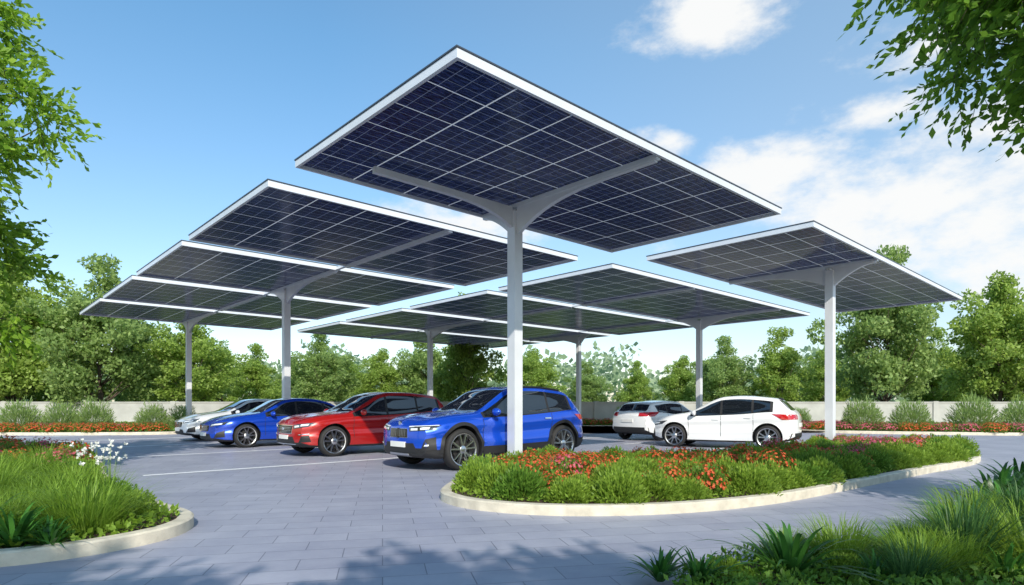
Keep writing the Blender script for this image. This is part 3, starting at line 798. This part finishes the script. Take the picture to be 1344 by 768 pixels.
SUV=dict(L=4.5,W=.93,H=1.62,wr=.64,r=.39,wx=(1.40,-1.37),bow=.22,clad=1,sillz=.44,cowl=.98,emz=.88,
 top=[(-2.25,.96),(-2.2,1.06),(-2.12,1.14),(-1.84,1.46),(-1.68,1.53),(-1.25,1.585),(-.7,1.62),(-.25,1.615),(.06,1.56),(.48,1.36),(.98,1.11),(1.4,1.075),(1.8,1.03),(2.05,.98),(2.19,.91),(2.25,.83)],
 belt=[(-2.25,.90),(-2.1,1.04),(-1.8,1.12),(-1,1.06),(0,1.0),(1.02,.97),(1.6,.92),(2.05,.85),(2.25,.77)],
 w=[(-2.25,.76),(-2.15,.85),(-1.9,.905),(-1.37,.935),(-.7,.908),(0,.904),(.7,.912),(1.4,.935),(1.85,.91),(2.12,.84),(2.25,.74)],
 zb=[(-2.25,.36),(-2.1,.28),(-1.5,.22),(0,.21),(1.5,.22),(2.1,.24),(2.25,.30)],
 marks=[.82,-.04,-.10,-.94,-1.0,-1.62,.98,.10,-1.76,-2.08,.90,-.07],
 gl=(-1.70,.88),panes=[(-.04,.82),(-.94,-.10),(-1.62,-1.0)],ws=(.10,.98),rw=(-2.08,-1.76),doors=[(-.07,.90),(-1.0,-.07)],mir=(.66,1.06),
 slats=(-13,13,.635,.765,10,True),
 furn=[('grille_surround',True,[(-15.3,.615),(15.3,.615),(14.5,.785),(-14.5,.785)],.005,'a',False,(14,4)),('grille',True,[(-14.8,.62),(14.8,.62),(14.0,.78),(-14.0,.78)],.013,'g',False,(14,4)),('grille_divider',True,[(-1.3,.61),(1.3,.61),(1.3,.79),(-1.3,.79)],.022,'g',False,(2,3)),
  ('headlight',True,[(17.5,.735),(42,.765),(50,.85),(17.5,.82)],.010,'h',True,(12,4)),('headlight_lens',True,[(20,.752),(28,.76),(28,.80),(20,.793)],.016,'l',True,(4,3)),('headlight_lens',True,[(31,.767),(39,.777),(40,.815),(31,.805)],.016,'l',True,(4,3)),('daytime_light',True,[(17.5,.812),(48,.842),(48,.852),(17.5,.824)],.018,'l',True,(8,1)),
  ('lower_intake',True,[(-28,.35),(28,.35),(23,.52),(-23,.52)],.010,'b',False,(14,4)),('fog_light_bezel',True,[(31,.37),(46,.41),(45,.64),(36,.60)],.010,'b',True,(5,4)),('fog_light',True,[(35,.47),(39,.48),(39,.505),(36,.50)],.016,'l',True,(3,2)),
  ('skid_plate',True,[(-18,.27),(18,.27),(16,.325),(-16,.325)],.012,'a',False,(10,2)),('number_plate',True,[(-12.5,.44),(12.5,.44),(12.5,.54),(-12.5,.54)],.028,'p',False,(6,1)),
  ('tail_light',False,[(22,.92),(50,.90),(58,1.02),(22,1.0)],.012,'r',True,(8,3)),('number_plate',False,[(-13,.72),(13,.72),(13,.82),(-13,.82)],.02,'p',False,(4,1)),('rear_bumper_trim',False,[(-38,.38),(38,.38),(38,.52),(-38,.52)],.01,'b',False,(12,3))])
RSUV=dict(SUV); RSUV.update(H=1.56,W=.92,top=[(a,b-(.06 if b>1.2 else .05)) for a,b in SUV['top']],belt=[(a,b-.04) for a,b in SUV['belt']],clad=0,mir=(.68,1.01),
 slats=(-19,19,.57,.71,4,False),r=.36,emz=.66,
 furn=[('grille_surround',True,[(-20,.545),(20,.545),(22,.745),(-22,.745)],.006,'c',False,(14,4)),('grille',True,[(-18.8,.558),(18.8,.558),(21.2,.735),(-21.2,.735)],.014,'g',False,(14,4)),
  ('headlight',True,[(23,.66),(44,.72),(51,.81),(24,.755)],.010,'h',True,(12,4)),('headlight_lens',True,[(26,.69),(33,.71),(33,.75),(26,.735)],.016,'l',True,(4,3)),('headlight_lens',True,[(35,.72),(43,.74),(44,.78),(35,.76)],.016,'l',True,(4,3)),
  ('lower_intake',True,[(-26,.33),(26,.33),(22,.48),(-22,.48)],.010,'b',False,(14,4)),('fog_light_bezel',True,[(32,.35),(46,.37),(44,.52),(36,.50)],.010,'b',True,(5,4)),('fog_light_trim',True,[(31,.52),(44,.54),(44,.555),(31,.535)],.02,'c',True,(5,1)),('bumper_trim',True,[(-28,.30),(28,.30),(28,.32),(-28,.32)],.02,'c',False,(12,1)),
  ('number_plate',True,[(-12.5,.42),(12.5,.42),(12.5,.515),(-12.5,.515)],.028,'p',False,(6,1)),('tail_light',False,[(22,.90),(50,.88),(52,1.0),(22,.98)],.012,'r',True,(8,3))])
SED=dict(L=4.65,W=.91,H=1.43,wr=.62,r=.335,wx=(1.42,-1.36),bow=.26,clad=0,sillz=.34,cowl=1.02,emz=.60,
 top=[(-2.325,.86),(-2.28,.97),(-2.1,1.04),(-1.75,1.08),(-1.1,1.34),(-.6,1.42),(-.2,1.43),(.2,1.385),(.6,1.20),(1.02,1.0),(1.5,.93),(1.95,.84),(2.2,.75),(2.325,.66)],
 belt=[(-2.325,.80),(-2.1,.93),(-1.4,.96),(-.5,.92),(.5,.88),(1.02,.86),(1.7,.79),(2.1,.72),(2.325,.62)],
 w=[(-2.325,.74),(-2.2,.82),(-1.9,.88),(-1.36,.91),(-.6,.893),(0,.89),(.7,.895),(1.42,.91),(1.85,.88),(2.15,.80),(2.325,.68)],
 zb=[(-2.325,.32),(-2.1,.24),(-1.5,.19),(0,.175),(1.5,.18),(2.1,.19),(2.325,.24)],
 marks=[.80,-.04,-.10,-.90,-.96,-1.30,1.02,.2,-1.1,-1.72,.9,-.07,-.98],
 gl=(-1.36,.84),panes=[(-.04,.80),(-.90,-.10),(-1.30,-.96)],ws=(.2,1.02),rw=(-1.72,-1.1),doors=[(-.07,.9),(-.98,-.07)],mir=(.70,.93),
 slats=(-18,18,.50,.62,4,False),
 furn=[('grille',True,[(-19,.48),(19,.48),(22,.64),(-22,.64)],.010,'g',False,(14,4)),('headlight',True,[(24,.60),(46,.66),(52,.75),(26,.68)],.010,'h',True,(12,4)),('headlight_lens',True,[(27,.625),(42,.665),(43,.70),(28,.66)],.016,'l',True,(6,3)),
  ('lower_intake',True,[(-26,.26),(26,.26),(22,.40),(-22,.40)],.010,'b',False,(14,4)),('fog_light_bezel',True,[(32,.30),(46,.32),(46,.50),(36,.44)],.010,'b',True,(5,4)),
  ('number_plate',True,[(-12.5,.34),(12.5,.34),(12.5,.44),(-12.5,.44)],.028,'p',False,(6,1)),
  ('tail_light',False,[(20,.80),(50,.78),(54,.91),(20,.90)],.012,'r',True,(8,3)),('number_plate',False,[(-13,.64),(13,.64),(13,.74),(-13,.74)],.02,'p',False,(4,1)),('rear_bumper_trim',False,[(-32,.32),(32,.32),(32,.42),(-32,.42)],.01,'b',False,(12,3))])
HAT=dict(L=3.98,W=.89,H=1.48,wr=.63,r=.33,wx=(1.26,-1.24),bow=.24,clad=0,sillz=.34,cowl=.94,emz=.62,
 top=[(-1.99,.90),(-1.97,.99),(-1.91,1.06),(-1.82,1.14),(-1.58,1.355),(-1.48,1.39),(-1.1,1.445),(-.5,1.48),(-.1,1.46),(.2,1.375),(.58,1.19),(.94,1.02),(1.3,.96),(1.65,.88),(1.87,.77),(1.99,.68)],
 belt=[(-1.99,.84),(-1.9,.97),(-1.4,1.02),(-.5,.95),(.5,.90),(.94,.88),(1.55,.81),(1.87,.72),(1.99,.64)],
 w=[(-1.99,.77),(-1.92,.82),(-1.7,.865),(-1.24,.89),(-.6,.870),(0,.866),(.7,.873),(1.26,.885),(1.6,.86),(1.85,.78),(1.99,.67)],
 zb=[(-1.99,.32),(-1.85,.25),(-1.3,.19),(0,.18),(1.4,.18),(1.85,.2),(1.99,.25)],
 marks=[.76,.0,-.06,-.82,-.88,-1.30,.94,.16,-1.56,-1.88,.86,-.03],
 gl=(-1.36,.80),panes=[(.0,.76),(-.82,-.06),(-1.30,-.88)],ws=(.16,.94),rw=(-1.88,-1.56),doors=[(-.03,.86),(-.88,-.03)],mir=(.66,.96),
 slats=(-18,18,.52,.62,4,False),
 furn=[('grille',True,[(-19,.50),(19,.50),(21,.64),(-21,.64)],.010,'g',False,(14,4)),('headlight',True,[(24,.60),(48,.66),(56,.76),(26,.70)],.010,'h',True,(12,4)),('headlight_lens',True,[(27,.63),(42,.67),(43,.71),(28,.67)],.016,'l',True,(6,3)),
  ('lower_intake',True,[(-26,.28),(26,.28),(22,.40),(-22,.40)],.010,'b',False,(14,4)),
  ('tail_light',False,[(24,.83),(50,.82),(62,.97),(25,.95)],.012,'r',True,(8,3)),('number_plate',False,[(-13,.62),(13,.62),(13,.72),(-13,.72)],.02,'p',False,(4,1)),('rear_bumper_trim',False,[(-42,.30),(42,.30),(40,.46),(-40,.46)],.01,'b',False,(12,3)),('roof_spoiler',False,[(-24,1.355),(24,1.355),(24,1.385),(-24,1.385)],.03,'b',False,(8,1))])
LOW=dict(HAT); LOW.update(H=1.36,r=.315,top=[(a,b-(.12 if b>1.1 else .05)) for a,b in HAT['top']],belt=[(a,b-.06) for a,b in HAT['belt']],mir=(.66,.90),
 furn=[f for f in HAT['furn'] if f[0]!='roof_spoiler'])
PB=mat('blue_car_paint',(.006,.075,.60),.24,.35,1); PR=mat('red_car_paint',(.42,.012,.010),.26,.25,1); PS=mat('deep_blue_car_paint',(.006,.06,.52),.26,.35,1)
PW=mat('white_car_paint',(.82,.83,.84),.3,0,1); PV=mat('silver_white_car_paint',(.66,.70,.74),.28,.15,1)
nu=(-u.x,-u.y)
build_car(SUV,PB,CB,nu,'glossy blue compact sports utility car parked nose out','cars parked under the canopies')
build_car(RSUV,PR,CRd,nu,'glossy red compact sports utility car with chrome grille','cars parked under the canopies')
build_car(SED,PS,CS,nu,'deep blue saloon car parked beside the red car','cars parked under the canopies')
build_car(SED,PV,CW,nu,'silvery white saloon car parked beside the blue saloon','cars parked under the canopies')
build_car(HAT,PW,(6.2,17.7),(-.86,.5),'white hatchback car with red tail lights behind flower bed','cars parked under the canopies')
build_car(LOW,PW,(5.5,21.9),(.80,.60),'small white car seen from behind beneath the canopies','cars parked under the canopies')

# ---------------------------------------------------------------- light
el=math.radians(33); az=Vector((.22,-.975)); sv=Vector((az.x*math.cos(el),az.y*math.cos(el),math.sin(el)))
sd=bpy.data.lights.new('sun','SUN'); sd.energy=5.0; sd.angle=math.radians(.5); sd.color=(1,.92,.79)
so=bpy.data.objects.new('sun',sd); COL.objects.link(so); so.rotation_euler=(-sv).to_track_quat('-Z','Y').to_euler(); so.location=(0,-20,30)
world=bpy.data.worlds.new('World'); scene.world=world; world.use_nodes=True; nt=world.node_tree; bg=nt.nodes['Background']; bg.inputs[1].default_value=.15
sky=nt.nodes.new('ShaderNodeTexSky'); sky.sky_type='NISHITA'; sky.sun_disc=False; sky.sun_elevation=el; sky.sun_rotation=math.atan2(sv.x,sv.y); sky.air_density=1.0; sky.dust_density=.8; sky.ozone_density=1.3
tc=nt.nodes.new('ShaderNodeTexCoord'); gen=tc.outputs['Generated']
sx_=nt.nodes.new('ShaderNodeSeparateXYZ'); nt.links.new(gen,sx_.inputs[0])
mrz=nt.nodes.new('ShaderNodeMapRange'); nt.links.new(sx_.outputs[2],mrz.inputs[0]); mrz.inputs[1].default_value=0; mrz.inputs[2].default_value=.5
tint=nt.nodes.new('ShaderNodeMixRGB'); nt.links.new(mrz.outputs[0],tint.inputs[0]); tint.inputs[1].default_value=(1.35,1.25,1.22,1); tint.inputs[2].default_value=(.88,1.38,1.5,1)
tm=nt.nodes.new('ShaderNodeMixRGB'); tm.blend_type='MULTIPLY'; tm.inputs[0].default_value=1; nt.links.new(sky.outputs[0],tm.inputs[1]); nt.links.new(tint.outputs[0],tm.inputs[2])
hz=math_n(nt,'MULTIPLY',sx_.outputs[0],.35); hz=math_n(nt,'ADD',hz,.14); hz=math_n(nt,'MAXIMUM',hz,.05); hz=math_n(nt,'MINIMUM',hz,.40)
hm=nt.nodes.new('ShaderNodeMixRGB'); nt.links.new(hz,hm.inputs[0]); nt.links.new(tm.outputs[0],hm.inputs[1]); hm.inputs[2].default_value=(4.3,5.2,6.0,1)
def vm(op,a,b=None):
    n=nt.nodes.new('ShaderNodeVectorMath'); n.operation=op
    for i,v in enumerate((a,b)):
        if v is None: continue
        if isinstance(v,(tuple,Vector)): n.inputs[i].default_value=v
        else: nt.links.new(v,n.inputs[i])
    return n
acc=None
for (sx,sy,rx,rz) in [(915,18,.09,.055),(1020,215,.13,.05),(1225,245,.26,.10),(1340,290,.22,.10),(1300,170,.12,.05),(880,188,.05,.02),(1150,150,.08,.03),(560,300,.2,.03),(1120,270,.16,.06),(1230,60,.10,.03)]:
    c=Vector(((sx-672)/F,1,(HY-sy)/F)).normalized()
    d=vm('SUBTRACT',gen,tuple(c)); d=vm('DIVIDE',d.outputs[0],(rx,rx,rz)); l=vm('LENGTH',d.outputs[0]).outputs['Value']
    v=math_n(nt,'SUBTRACT',1.0,l)
    acc=v if acc is None else math_n(nt,'MAXIMUM',acc,v)
acc=math_n(nt,'MAXIMUM',acc,-1.0)
ns=nt.nodes.new('ShaderNodeTexNoise'); ns.inputs['Scale'].default_value=7; ns.inputs['Detail'].default_value=12; ns.inputs['Roughness'].default_value=.6
mp=nt.nodes.new('ShaderNodeMapping'); mp.inputs['Scale'].default_value=(1,1,1.9); nt.links.new(gen,mp.inputs[0]); nt.links.new(mp.outputs[0],ns.inputs['Vector'])
nn=math_n(nt,'SUBTRACT',ns.outputs['Fac'],.48); nn=math_n(nt,'MULTIPLY',nn,3.6); val=math_n(nt,'ADD',math_n(nt,'MULTIPLY',acc,1.0),nn)
mr=nt.nodes.new('ShaderNodeMapRange'); mr.interpolation_type='SMOOTHSTEP'; nt.links.new(val,mr.inputs[0]); mr.inputs[1].default_value=-.1; mr.inputs[2].default_value=.9; mr.inputs[4].default_value=.95
mx=nt.nodes.new('ShaderNodeMixRGB'); nt.links.new(mr.outputs[0],mx.inputs[0]); nt.links.new(hm.outputs[0],mx.inputs[1]); mx.inputs[2].default_value=(6.6,6.6,6.5,1)
nt.links.new(mx.outputs[0],bg.inputs[0])

cd=bpy.data.cameras.new('camera'); cam=bpy.data.objects.new('camera',cd); COL.objects.link(cam); cam.location=(0,0,CAMH); cam.rotation_euler=(math.radians(90),0,0)
cd.sensor_width=36; cd.lens=F/1344*36; cd.shift_y=(HY-384)/1344; cd.clip_end=2000; cd.clip_start=.05
scene.camera=cam
scene.view_settings.view_transform='Standard'; scene.view_settings.look='None'; scene.view_settings.exposure=0
